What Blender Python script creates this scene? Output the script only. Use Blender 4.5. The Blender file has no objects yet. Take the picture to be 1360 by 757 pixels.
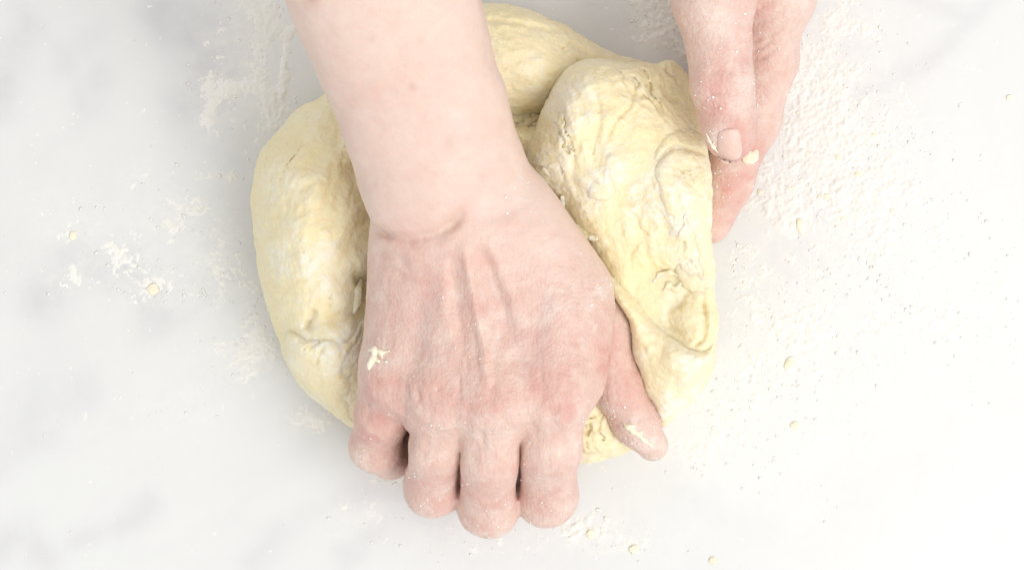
import bpy, math, random
import numpy as np
from mathutils import Vector

scene = bpy.context.scene
# ------------------------------------------------------------------ camera
CAM_H = 1.0                     # lens height above the marble
VIEW_W = 0.40                   # width of marble seen
W0, H0 = 1360.0, 757.0
cam_d = bpy.data.cameras.new('camera')
cam_d.sensor_width = 36.0
cam_d.lens = 36.0 * CAM_H / VIEW_W
cam_d.clip_start = 0.05
cam_d.clip_end = 50
cam_o = bpy.data.objects.new('camera', cam_d)
cam_o.location = (0, 0, CAM_H)
scene.collection.objects.link(cam_o)
scene.camera = cam_o
# ------------------------------------------------------------------ world / light
world = bpy.data.worlds.new('World')
scene.world = world
world.use_nodes = True
bg = world.node_tree.nodes['Background']
bg.inputs[0].default_value = (0.99, 0.99, 0.97, 1)
bg.inputs[1].default_value = 0.76

def area(name, loc, target, sx, sy, power, col):
    l = bpy.data.lights.new(name, 'AREA')
    l.shape = 'RECTANGLE'
    l.size, l.size_y, l.energy, l.color = sx, sy, power, col
    o = bpy.data.objects.new(name, l)
    o.location = loc
    d = Vector(target) - Vector(loc)
    o.rotation_euler = d.to_track_quat('-Z', 'Y').to_euler()
    scene.collection.objects.link(o)
    return o
area('window_light', (1.0, -0.62, 1.55), (0, 0, 0), 1.2, 1.0, 19.5, (1.0, 0.985, 0.96))
# ------------------------------------------------------------------ render settings
vs = scene.view_settings
vs.view_transform = 'Standard'
vs.look = 'None'
vs.exposure = 0.13
vs.gamma = 1.0
vs.use_curve_mapping = False
scene.render.engine = 'CYCLES'
scene.cycles.use_denoising = True
scene.cycles.max_bounces = 5
scene.cycles.diffuse_bounces = 3
scene.cycles.glossy_bounces = 2
scene.cycles.transmission_bounces = 2

rng = np.random.default_rng(7)
random.seed(7)
K = VIEW_W / W0 / CAM_H

def P(px, py, z=0.0):
    s = (CAM_H - z) * K
    return np.array([(px - W0 / 2) * s, (H0 / 2 - py) * s, z])

# ------------------------------------------------------------------ noise
def _hash(ix, iy, iz, seed):
    h = (ix * 374761393 + iy * 668265263 + iz * 2147483647 + seed * 974711) & 0xffffffff
    h = ((h ^ (h >> 13)) * 1274126177) & 0xffffffff
    h = ((h ^ (h >> 16)) * 2246822519) & 0xffffffff
    return ((h ^ (h >> 15)) & 0xffff).astype(np.float32) / 65535.0

def vnoise(x, y, z, seed=0):
    fx, fy, fz = np.floor(x), np.floor(y), np.floor(z)
    ix, iy, iz = fx.astype(np.int64), fy.astype(np.int64), fz.astype(np.int64)
    tx, ty, tz = (x - fx), (y - fy), (z - fz)
    tx = tx * tx * tx * (tx * (tx * 6 - 15) + 10)
    ty = ty * ty * ty * (ty * (ty * 6 - 15) + 10)
    tz = tz * tz * tz * (tz * (tz * 6 - 15) + 10)
    r = 0
    for dx in (0, 1):
        wx = tx if dx else 1 - tx
        for dy in (0, 1):
            wy = ty if dy else 1 - ty
            for dz in (0, 1):
                wz = tz if dz else 1 - tz
                r = r + wx * wy * wz * _hash(ix + dx, iy + dy, iz + dz, seed)
    return r * 2 - 1

def fbm(x, y, z, freq, octv=4, seed=0, gain=0.5):
    a, tot, r = 1.0, 0.0, 0
    for o in range(octv):
        r = r + a * vnoise(x * freq + o * 17.3, y * freq - o * 9.1, z * freq + o * 4.7, seed + o)
        tot += a
        a *= gain
        freq *= 2.03
    return r / tot

# ------------------------------------------------------------------ 2D helpers
def seg_dist(X, Y, pts):
    """distance to a polyline of (x, y), and parameter along it 0..1"""
    best = np.full(X.shape, 1e9, np.float32)
    par = np.zeros(X.shape, np.float32)
    n = len(pts) - 1
    for i in range(n):
        ax, ay = pts[i][:2]
        bx, by = pts[i + 1][:2]
        dx, dy = bx - ax, by - ay
        t = np.clip(((X - ax) * dx + (Y - ay) * dy) / (dx * dx + dy * dy + 1e-12), 0, 1)
        d = np.hypot(X - ax - t * dx, Y - ay - t * dy)
        m = d < best
        best = np.where(m, d, best)
        par = np.where(m, (i + t) / n, par)
    return best, par

def catmull(pts, sub=6, closed=False):
    pts = [np.array(p, float) for p in pts]
    n = len(pts)
    out = []
    rngi = range(n) if closed else range(n - 1)
    for i in rngi:
        if closed:
            p0, p1, p2, p3 = pts[i - 1], pts[i], pts[(i + 1) % n], pts[(i + 2) % n]
        else:
            p0, p1, p2, p3 = pts[max(i - 1, 0)], pts[i], pts[i + 1], pts[min(i + 2, n - 1)]
        for k in range(sub):
            t = k / sub
            out.append(0.5 * ((2 * p1) + (-p0 + p2) * t + (2 * p0 - 5 * p1 + 4 * p2 - p3) * t * t + (-p0 + 3 * p1 - 3 * p2 + p3) * t ** 3))
    if not closed:
        out.append(pts[-1])
    return out

def poly_sd(X, Y, pts):
    d, _ = seg_dist(X, Y, list(pts) + [pts[0]])
    ins = np.zeros(X.shape, bool)
    n = len(pts)
    for i in range(n):
        x1, y1 = pts[i][:2]
        x2, y2 = pts[(i + 1) % n][:2]
        c = ((y1 > Y) != (y2 > Y)) & (X < (x2 - x1) * (Y - y1) / (y2 - y1 + 1e-12) + x1)
        ins ^= c
    return np.where(ins, -d, d)

def pxl(lst, z):
    return [P(a, b, z) for a, b in lst]

# ------------------------------------------------------------------ implicit volumes
def smin(a, b, k):
    h = np.maximum(k - np.abs(a - b), 0) / k
    return np.minimum(a, b) - h * h * k * 0.25

class Vol:
    def __init__(self, lo, hi, h, far=0.03):
        self.lo = np.array(lo, float)
        self.h = h
        self.n = np.ceil((np.array(hi) - self.lo) / h).astype(int) + 1
        self.F = np.full(self.n, far, np.float32)
        self.ax = [(self.lo[i] + np.arange(self.n[i]) * h).astype(np.float32) for i in range(3)]
    def like(self):
        v = Vol.__new__(Vol)
        v.lo, v.h, v.n, v.ax = self.lo, self.h, self.n, self.ax
        v.F = np.full(self.n, 0.03, np.float32)
        return v
    def block(self, lo, hi):
        i0 = np.clip(np.floor((np.array(lo) - self.lo) / self.h).astype(int), 0, self.n)
        hs, ls = float(self.zs(np.float32(hi[1]))), float(self.zs(np.float32(lo[1])))
        i0[2] = np.clip(math.floor((lo[2] - hs - self.lo[2]) / self.h), 0, self.n[2])
        i1 = np.clip(np.ceil((np.array(hi) - self.lo) / self.h).astype(int) + 1, 0, self.n)
        i1[2] = np.clip(math.ceil((hi[2] - ls - self.lo[2]) / self.h) + 1, 0, self.n[2])
        sl = tuple(slice(a, b) for a, b in zip(i0, i1))
        X = self.ax[0][sl[0]][:, None, None]
        Y = self.ax[1][sl[1]][None, :, None]
        Z = self.ax[2][sl[2]][None, None, :] + self.zs(Y)
        return sl, X, Y, Z
    ys, sl_ = 9.0, 0.0          # beyond y = ys the grid climbs with slope sl_
    def zs(self, y):
        return (np.maximum(y - self.ys, 0) * self.sl_).astype(np.float32)
    def part(self, lo, hi):
        """an empty volume on the same lattice, covering only lo..hi (unsheared region)"""
        i0 = np.clip(np.floor((np.array(lo) - self.lo) / self.h).astype(int), 0, self.n)
        i1 = np.clip(np.ceil((np.array(hi) - self.lo) / self.h).astype(int) + 1, 0, self.n)
        v = Vol.__new__(Vol)
        v.h, v.n, v.lo = self.h, i1 - i0, self.lo + i0 * self.h
        v.ax = [a[p:q] for a, p, q in zip(self.ax, i0, i1)]
        v.F = np.full(v.n, .03, np.float32)
        v.sl = tuple(slice(p, q) for p, q in zip(i0, i1))
        return v
    def join(self, v, k):
        self.F[v.sl] = smin(self.F[v.sl], v.F, k)
    def cone(self, a, b, r1, r2, k=0.006, op='add'):
        a, b = np.array(a, float), np.array(b, float)
        pad = max(r1, r2) + k + 0.014
        sl, X, Y, Z = self.block(np.minimum(a, b) - pad, np.maximum(a, b) + pad)
        ba = b - a
        t = np.clip(((X - a[0]) * ba[0] + (Y - a[1]) * ba[1] + (Z - a[2]) * ba[2]) / (ba @ ba + 1e-12), 0, 1)
        d = np.sqrt((X - a[0] - t * ba[0]) ** 2 + (Y - a[1] - t * ba[1]) ** 2 + (Z - a[2] - t * ba[2]) ** 2) - (r1 + (r2 - r1) * t)
        self._op(sl, d.astype(np.float32), k, op)
    def ell(self, c, r, k=0.006, op='add', rz=0.0):
        c, r = np.array(c, float), np.array(r, float)
        pad = r.max() + k + 0.014
        sl, X, Y, Z = self.block(c - pad, c + pad)
        cs, sn = math.cos(rz), math.sin(rz)
        U = (X - c[0]) * cs + (Y - c[1]) * sn
        V = -(X - c[0]) * sn + (Y - c[1]) * cs
        Wz = Z - c[2]
        k0 = np.sqrt((U / r[0]) ** 2 + (V / r[1]) ** 2 + (Wz / r[2]) ** 2)
        k1 = np.sqrt((U / r[0] ** 2) ** 2 + (V / r[1] ** 2) ** 2 + (Wz / r[2] ** 2) ** 2)
        d = k0 * (k0 - 1) / (k1 + 1e-6)
        self._op(sl, d.astype(np.float32), k, op)
    def _op(self, sl, d, k, op):
        if op == 'add':
            self.F[sl] = smin(self.F[sl], d, k)
        else:
            self.F[sl] = -smin(-self.F[sl], d, k)
    def chain(self, pts, k=0.006):
        """pts: (vec, radius)"""
        for (a, ra), (b, rb) in zip(pts[:-1], pts[1:]):
            self.cone(a, b, ra, rb, k)
    def groove(self, pts, depth, w, zmin=0.0, fade=True):
        """press a soft line (depth > 0) or raise a ridge (depth < 0) along pts on the upper side"""
        pts = np.array([p[:3] for p in pts])
        lo, hi = pts.min(0) - 3.2 * w, pts.max(0) + 3.2 * w
        lo[2], hi[2] = pts[:, 2].min() - 0.03, pts[:, 2].max() + 0.03
        sl, X, Y, Z = self.block(lo, hi)
        XX, YY = np.broadcast_arrays(X[:, :, 0], Y[:, :, 0])
        d, t = seg_dist(XX, YY, pts)
        amp = depth * np.exp(-(d / w) ** 2)
        if fade:
            amp = amp * np.clip(np.minimum(t, 1 - t) * 5, 0, 1) ** 0.7
        zw = np.clip((Z - lo[2]) / 0.02, 0, 1)
        self.F[sl] += (amp[:, :, None] * zw).astype(np.float32)
    def sample(self, p):
        q = (p - self.lo) / self.h
        q = np.clip(q, 0, np.array(self.n) - 1.001)
        i = np.floor(q).astype(int)
        f = q - i
        r = 0
        for dx in (0, 1):
            for dy in (0, 1):
                for dz in (0, 1):
                    w = (f[:, 0] if dx else 1 - f[:, 0]) * (f[:, 1] if dy else 1 - f[:, 1]) * (f[:, 2] if dz else 1 - f[:, 2])
                    r = r + w * self.F[i[:, 0] + dx, i[:, 1] + dy, i[:, 2] + dz]
        return r
    def mesh(self):
        F = self.F
        S = F < 0
        n = self.n
        cnt = np.zeros(n - 1, np.int8)
        for dx in (0, 1):
            for dy in (0, 1):
                for dz in (0, 1):
                    cnt += S[dx:n[0] - 1 + dx, dy:n[1] - 1 + dy, dz:n[2] - 1 + dz]
        act = (cnt > 0) & (cnt < 8)
        I = np.argwhere(act)
        vid = np.full(n - 1, -1, np.int32)
        vid[act] = np.arange(len(I))
        cor = [(dx, dy, dz) for dx in (0, 1) for dy in (0, 1) for dz in (0, 1)]
        val = {c: F[I[:, 0] + c[0], I[:, 1] + c[1], I[:, 2] + c[2]] for c in cor}
        acc = np.zeros((len(I), 3))
        num = np.zeros(len(I))
        for c in cor:
            for a in range(3):
                if c[a] == 0:
                    e = list(c); e[a] = 1; e = tuple(e)
                    v0, v1 = val[c], val[e]
                    m = (v0 < 0) != (v1 < 0)
                    t = np.where(m, v0 / (v0 - v1 + 1e-20), 0)
                    pos = np.tile(np.array(c, float), (len(I), 1))
                    pos[:, a] = t
                    acc += pos * m[:, None]
                    num += m
        V = self.lo + (I + acc / num[:, None]) * self.h
        V[:, 2] += self.zs(V[:, 1])
        quads = []
        for a in range(3):
            b, c = (a + 1) % 3, (a + 2) % 3
            s0 = [slice(None)] * 3; s1 = [slice(None)] * 3
            s0[a] = slice(0, -1); s1[a] = slice(1, None)
            ch = S[tuple(s0)] != S[tuple(s1)]
            E = np.argwhere(ch)
            E = E[(E[:, b] > 0) & (E[:, c] > 0) & (E[:, b] < n[b] - 1) & (E[:, c] < n[c] - 1)]
            flip = S[E[:, 0], E[:, 1], E[:, 2]]
            def g(db, dc):
                q = E.copy(); q[:, b] -= db; q[:, c] -= dc
                return vid[q[:, 0], q[:, 1], q[:, 2]]
            q = np.stack([g(1, 1), g(0, 1), g(0, 0), g(1, 0)], 1)
            q[~flip] = q[~flip][:, ::-1]
            quads.append(q)
        return V, np.concatenate(quads)

def relax(V, Q, it=2, lam=0.5):
    for _ in range(it):
        acc = np.zeros_like(V); cnt = np.zeros(len(V))
        for i in range(4):
            for j in (1, 3):
                np.add.at(acc, Q[:, i], V[Q[:, (i + j) % 4]])
                np.add.at(cnt, Q[:, i], 1)
        V = V + lam * (acc / np.maximum(cnt, 1)[:, None] - V)
    return V

def vnormals(V, Q):
    fn = np.cross(V[Q[:, 2]] - V[Q[:, 0]], V[Q[:, 3]] - V[Q[:, 1]])
    N = np.zeros_like(V)
    for i in range(4):
        np.add.at(N, Q[:, i], fn)
    return N / (np.linalg.norm(N, axis=1)[:, None] + 1e-20)

# ------------------------------------------------------------------ objects
def make_mesh(name, V, faces, mat, parent=None, attrs=None, smooth=True):
    me = bpy.data.meshes.new(name)
    V = np.ascontiguousarray(V, np.float32)
    Q = np.ascontiguousarray(faces, np.int32)
    k = Q.shape[1]
    me.vertices.add(len(V)); me.vertices.foreach_set('co', V.ravel())
    me.loops.add(Q.size); me.loops.foreach_set('vertex_index', Q.ravel())
    me.polygons.add(len(Q))
    me.polygons.foreach_set('loop_start', np.arange(0, Q.size, k, dtype=np.int32))
    me.polygons.foreach_set('loop_total', np.full(len(Q), k, np.int32))
    me.polygons.foreach_set('use_smooth', np.full(len(Q), smooth, bool))
    me.update(calc_edges=True)
    me.validate()
    for an, data in (attrs or {}).items():
        at = me.attributes.new(an, 'FLOAT', 'POINT')
        at.data.foreach_set('value', np.ascontiguousarray(data, np.float32))
    me.materials.append(mat)
    o = bpy.data.objects.new(name, me)
    scene.collection.objects.link(o)
    if parent:
        o.parent = parent
    return o

def tag(o, label=None, cat=None, group=None, kind=None):
    for k, v in (('label', label), ('category', cat), ('group', group), ('kind', kind)):
        if v:
            o[k] = v
    return o

def empty(name, loc=(0, 0, 0)):
    o = bpy.data.objects.new(name, None)
    o.location = loc
    o.empty_display_size = 0.02
    scene.collection.objects.link(o)
    return o

# ------------------------------------------------------------------ materials
class NT:
    def __init__(self, name):
        self.m = bpy.data.materials.new(name)
        self.m.use_nodes = True
        self.t = self.m.node_tree
        self.b = self.t.nodes['Principled BSDF']
    def n(self, typ, **kw):
        nd = self.t.nodes.new(typ)
        for k, v in kw.items():
            if k.startswith('_'):
                setattr(nd, k[1:], v)
            else:
                nd.inputs[k.replace('__', ' ')].default_value = v
        return nd
    def l(self, a, b):
        self.t.links.new(a, b)
    def attr(self, name):
        return self.n('ShaderNodeAttribute', _attribute_name=name).outputs['Fac']
    def coord(self, sx=1, sy=1, sz=1):
        g = self.n('ShaderNodeNewGeometry')
        mp = self.n('ShaderNodeMapping')
        mp.inputs['Scale'].default_value = (sx, sy, sz)
        self.l(g.outputs['Position'], mp.inputs['Vector'])
        return mp.outputs[0]
    def noise(self, scale, detail=4, rough=0.55, co=None, dist=0.0):
        nd = self.n('ShaderNodeTexNoise')
        nd.inputs['Scale'].default_value = scale
        nd.inputs['Detail'].default_value = detail
        nd.inputs['Roughness'].default_value = rough
        nd.inputs['Distortion'].default_value = dist
        self.l(co if co is not None else self.coord(), nd.inputs['Vector'])
        return nd.outputs['Fac']
    def ramp(self, fac, lo, hi, a=0.0, b=1.0):
        nd = self.n('ShaderNodeMapRange', _clamp=True)
        self.l(fac, nd.inputs['Value'])
        nd.inputs['From Min'].default_value = lo
        nd.inputs['From Max'].default_value = hi
        nd.inputs['To Min'].default_value = a
        nd.inputs['To Max'].default_value = b
        return nd.outputs[0]
    def math(self, op, a, b):
        nd = self.n('ShaderNodeMath', _operation=op)
        for i, v in enumerate((a, b)):
            if isinstance(v, (int, float)):
                nd.inputs[i].default_value = v
            else:
                self.l(v, nd.inputs[i])
        return nd.outputs[0]
    def mix(self, fac, a, b, mode='MIX'):
        nd = self.n('ShaderNodeMix', _data_type='RGBA', _blend_type=mode)
        if isinstance(fac, (int, float)):
            nd.inputs['Factor'].default_value = fac
        else:
            self.l(fac, nd.inputs['Factor'])
        for s, v in (('A', a), ('B', b)):
            sock = [i for i in nd.inputs if i.name == s and i.type == 'RGBA'][0]
            if isinstance(v, tuple):
                sock.default_value = (*v, 1)
            else:
                self.l(v, sock)
        return [o for o in nd.outputs if o.type == 'RGBA'][0]
    def bump(self, h, dist, strength=1.0, prev=None):
        nd = self.n('ShaderNodeBump')
        nd.inputs['Strength'].default_value = strength
        nd.inputs['Distance'].default_value = dist
        self.l(h, nd.inputs['Height'])
        if prev is not None:
            self.l(prev, nd.inputs['Normal'])
        return nd.outputs[0]
    def done(self, col, rough=0.5, normal=None, sss=None, rad=(1, 0.4, 0.2), sc=0.002, spec=0.5):
        b = self.b
        if isinstance(col, tuple):
            b.inputs['Base Color'].default_value = (*col, 1)
        else:
            self.l(col, b.inputs['Base Color'])
        if isinstance(rough, (int, float)):
            b.inputs['Roughness'].default_value = rough
        else:
            self.l(rough, b.inputs['Roughness'])
        b.inputs['Specular IOR Level'].default_value = spec
        if normal is not None:
            self.l(normal, b.inputs['Normal'])
        if sss:
            b.inputs['Subsurface Weight'].default_value = sss
            b.inputs['Subsurface Radius'].default_value = rad
            b.inputs['Subsurface Scale'].default_value = sc
        return self.m

def mat_marble():
    n = NT('marble')
    co = n.coord()
    big = n.ramp(n.noise(5.5, 5, 0.6, co, 1.2), 0.42, 0.72)
    cloud = n.ramp(n.noise(16, 6, 0.62, co, 0.8), 0.45, 0.8)
    v = n.n('ShaderNodeTexNoise')
    v.inputs['Scale'].default_value = 4.2
    v.inputs['Detail'].default_value = 7
    v.inputs['Distortion'].default_value = 1.6
    n.l(co, v.inputs['Vector'])
    thin = n.math('SUBTRACT', 1.0, n.ramp(n.math('ABSOLUTE', n.math('SUBTRACT', v.outputs['Fac'], 0.5), 0), 0.0, 0.035))
    soft = n.ramp(n.noise(60, 4, 0.6, co), 0.3, 0.75)
    vein = n.math('MULTIPLY', n.attr('vein'), n.math('ADD', n.math('MULTIPLY', soft, 0.75), 0.35))
    c = n.mix(n.math('MULTIPLY', big, 0.17), (0.775, 0.78, 0.782), (0.50, 0.50, 0.54))
    c = n.mix(n.math('MULTIPLY', cloud, 0.07), c, (0.60, 0.60, 0.62))
    c = n.mix(n.math('MULTIPLY', n.math('MULTIPLY', thin, big), 0.10), c, (0.45, 0.46, 0.5))
    c = n.mix(n.math('MULTIPLY', vein, 1.9), c, (0.41, 0.40, 0.46))
    # faint film of flour wiped over the stone
    fm = n.math('MULTIPLY', n.attr('film'), n.ramp(n.noise(180, 6, 0.72, co, 0.5), 0.38, 0.66, 0, 0.85))
    c = n.mix(fm, c, (0.86, 0.845, 0.80))
    return n.done(c, n.ramp(n.noise(90, 3, 0.5, co), 0.3, 0.7, 0.34, 0.46), None, spec=0.35)

def mat_dough():
    n = NT('dough')
    co = n.coord()
    fl = n.attr('flour')
    blot = n.ramp(n.noise(55, 5, 0.6, co), 0.3, 0.7)
    c = n.mix(blot, (0.925, 0.79, 0.475), (0.93, 0.82, 0.57))
    c = n.mix(n.ramp(n.noise(300, 4, 0.65, co), 0.42, 0.75, 0, 0.35), c, (0.90, 0.84, 0.62))
    fm = n.math('MULTIPLY', fl, n.ramp(n.noise(420, 5, 0.7, co), 0.28, 0.62))
    c = n.mix(fm, c, (0.93, 0.89, 0.79))
    h = n.math('ADD', n.math('MULTIPLY', n.noise(260, 6, 0.68, co, 0.6), 0.6), n.math('MULTIPLY', n.noise(900, 4, 0.6, co), 0.25))
    nb = n.bump(h, 0.0017, 0.7)
    return n.done(c, n.ramp(fl, 0, 1, 0.62, 0.88), nb, 0.40, (1, 0.8, 0.4), 0.0045, 0.2)

def mat_skin():
    n = NT('skin')
    co = n.coord()
    red, wr, fl, sp = n.attr('red'), n.attr('wrinkle'), n.attr('flour'), n.attr('freckle')
    mott = n.ramp(n.noise(75, 5, 0.62, co, 0.4), 0.30, 0.72)
    c = n.mix(mott, (0.745, 0.565, 0.485), (0.785, 0.625, 0.55))
    c = n.mix(n.math('MULTIPLY', n.math('ADD', n.math('MULTIPLY', wr, 0.7), 0.3), n.ramp(n.noise(190, 5, 0.65, co), 0.45, 0.70, 0, 0.65)), c, (0.70, 0.445, 0.38))
    c = n.mix(n.math('MULTIPLY', wr, n.ramp(n.noise(330, 5, 0.7, n.coord(1.0, 0.35, 0.6), 0.6), 0.48, 0.7, 0, 0.5)), c, (0.64, 0.42, 0.36))
    c = n.mix(n.math('MULTIPLY', wr, n.ramp(n.noise(120, 4, 0.6, co, 0.5), 0.52, 0.70, 0, 0.7)), c, (0.85, 0.73, 0.64))
    c = n.mix(red, c, (0.65, 0.32, 0.28))
    c = n.mix(n.attr('vein'), c, (0.55, 0.45, 0.45))
    c = n.mix(sp, c, (0.50, 0.27, 0.18))
    fm = n.math('MULTIPLY', fl, n.ramp(n.noise(620, 5, 0.7, co), 0.36, 0.66))
    c = n.mix(fm, c, (0.85, 0.79, 0.72))
    # fine skin relief: lengthwise wrinkles plus cell pattern
    wv = n.noise(420, 5, 0.62, n.coord(1.0, 0.28, 0.5), 0.5)
    cross = n.noise(380, 4, 0.6, n.coord(0.35, 1.0, 0.6), 0.3)
    vor = n.n('ShaderNodeTexVoronoi')
    vor.inputs['Scale'].default_value = 850
    n.l(co, vor.inputs['Vector'])
    h = n.math('ADD', n.math('MULTIPLY', wv, 0.65), n.math('ADD', n.math('MULTIPLY', cross, 0.45), n.math('MULTIPLY', vor.outputs['Distance'], 0.22)))
    h = n.math('MULTIPLY', h, n.math('ADD', n.math('MULTIPLY', wr, 0.85), 0.13))
    nb = n.bump(h, 0.0017, 0.6)
    return n.done(c, n.ramp(fm, 0, 1, 0.46, 0.85), nb, 0.22, (1, 0.36, 0.2), 0.0020, 0.42)

def mat_nail():
    n = NT('nail')
    co = n.coord()
    c = n.mix(n.ramp(n.noise(150, 3, 0.5, co), 0.3, 0.7), (0.77, 0.53, 0.46), (0.79, 0.58, 0.51))
    return n.done(c, 0.33, n.bump(n.noise(900, 2, 0.5, n.coord(1, 0.15, 1)), 0.0004, 0.4), 0.2, (1, 0.4, 0.25), 0.002, 0.45)

def mat_flour():
    n = NT('flour')
    co = n.coord()
    c = n.mix(n.ramp(n.noise(130, 4, 0.6, co), 0.35, 0.7), (0.84, 0.825, 0.785), (0.87, 0.86, 0.84))
    return n.done(c, 0.9, None, None, spec=0.1)

def mat_grain():
    n = NT('flour_grain')
    c = n.mix(n.ramp(n.noise(130, 2, 0.6), 0.35, 0.7), (0.86, 0.845, 0.80), (0.89, 0.88, 0.86))
    return n.done(c, 0.9, None, None, spec=0.1)

def mat_crumb():
    n = NT('crumb')
    co = n.coord()
    c = n.mix(n.ramp(n.noise(260, 4, 0.6, co), 0.35, 0.7), (0.90, 0.82, 0.61), (0.91, 0.87, 0.76))
    return n.done(c, 0.75, n.bump(n.noise(1200, 3, 0.6, co), 0.0003, 0.4), None, spec=0.2)

M = dict(marble=mat_marble(), dough=mat_dough(), skin=mat_skin(), nail=mat_nail(), flour=mat_flour(), crumb=mat_crumb(), grain=mat_grain())

# ================================================================== where flour lies
def soft_gauss(X, Y, px, py, z, rx, ry, a, rot=0):
    c = P(px, py, z)
    s = K * (1 - z)
    cs, sn = math.cos(rot), math.sin(rot)
    U = (X - c[0]) * cs + (Y - c[1]) * sn
    Vv = -(X - c[0]) * sn + (Y - c[1]) * cs
    return a * np.exp(-(U / (rx * s)) ** 2 - (Vv / (ry * s)) ** 2)

BLOBS = [(1090, 330, 90, 110, .42), (1020, 420, 60, 90, .5), (1000, 520, 70, 70, .45), (1150, 420, 90, 70, .36), (1080, 500, 90, 60, .4), (1180, 230, 70, 110, .4), (1250, 330, 70, 90, .26), (1120, 330, 170, 170, .16), (1000, 560, 130, 90, .14), (1280, 430, 110, 90, .12), (230, 340, 150, 80, .10), (350, 120, 60, 130, .16), (760, 710, 120, 40, .14), (1090, 120, 90, 140, .3), (1100, 190, 75, 120, 1.0), (1050, 90, 60, 80, .75), (1130, 260, 90, 70, 1.0), (1040, 270, 50, 50, .9), (1180, 330, 60, 50, .45), (1110, 40, 60, 50, .5),
         (1230, 250, 40, 50, .25), (1060, 440, 60, 50, .75), (1010, 480, 50, 60, .6), (1130, 480, 60, 40, .45), (960, 560, 40, 50, .75), (1000, 360, 40, 50, .5),
         (1080, 570, 60, 25, .35), (930, 600, 40, 30, .5), (1290, 450, 50, 40, .35), (1330, 400, 40, 60, .25), (1240, 420, 60, 50, .35), (780, 700, 50, 30, .6), (840, 725, 40, 20, .4), (700, 715, 60, 20, .4),
         (880, 30, 40, 40, .85), (860, 5, 35, 25, .8), (905, 65, 22, 30, .7),
         (355, 60, 26, 80, .95), (360, 130, 22, 60, 1.1), (300, 120, 34, 22, .8), (345, 10, 40, 30, .85), (280, 150, 14, 30, .45), (320, 60, 40, 40, .35),
         (200, 378, 50, 26, .46), (160, 345, 50, 30, .40), (235, 290, 40, 30, .40), (280, 340, 44, 26, .45), (95, 365, 30, 20, .4), (190, 235, 30, 20, .3), (300, 235, 34, 14, .35),
         (340, 460, 46, 30, .65), (330, 490, 36, 20, .5), (410, 555, 34, 14, .55), (300, 350, 40, 60, .45), (250, 540, 40, 20, .25), (330, 400, 24, 40, .4), (520, 640, 40, 14, .4), (480, 690, 40, 30, .25),
         (640, 720, 60, 20, .35), (100, 300, 40, 30, .3)]
def density(X, Y):
    d = np.zeros(X.shape)
    for px, py, rx, ry, a in BLOBS:
        d = np.maximum(d, soft_gauss(X, Y, px, py, 0, rx, ry, a))
    for pl, w, a in (([(385, 40), (378, 75), (375, 110), (372, 130)], 9, 1.1), ([(340, 0), (352, 60), (358, 130), (362, 175)], 14, .9), ([(275, 160), (285, 132), (310, 115), (345, 108)], 11, .9), ([(365, 60), (362, 110)], 7, -1.3), ([(392, 55), (386, 90)], 5, -1.0)):
        dd, t = seg_dist(X, Y, [P(a_, b_, 0)[:2] for a_, b_ in pl])
        g = a * np.exp(-(dd / (w * K)) ** 2)
        d = np.maximum(d, g) if a > 0 else np.maximum(d + g, 0)
    return d

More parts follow.
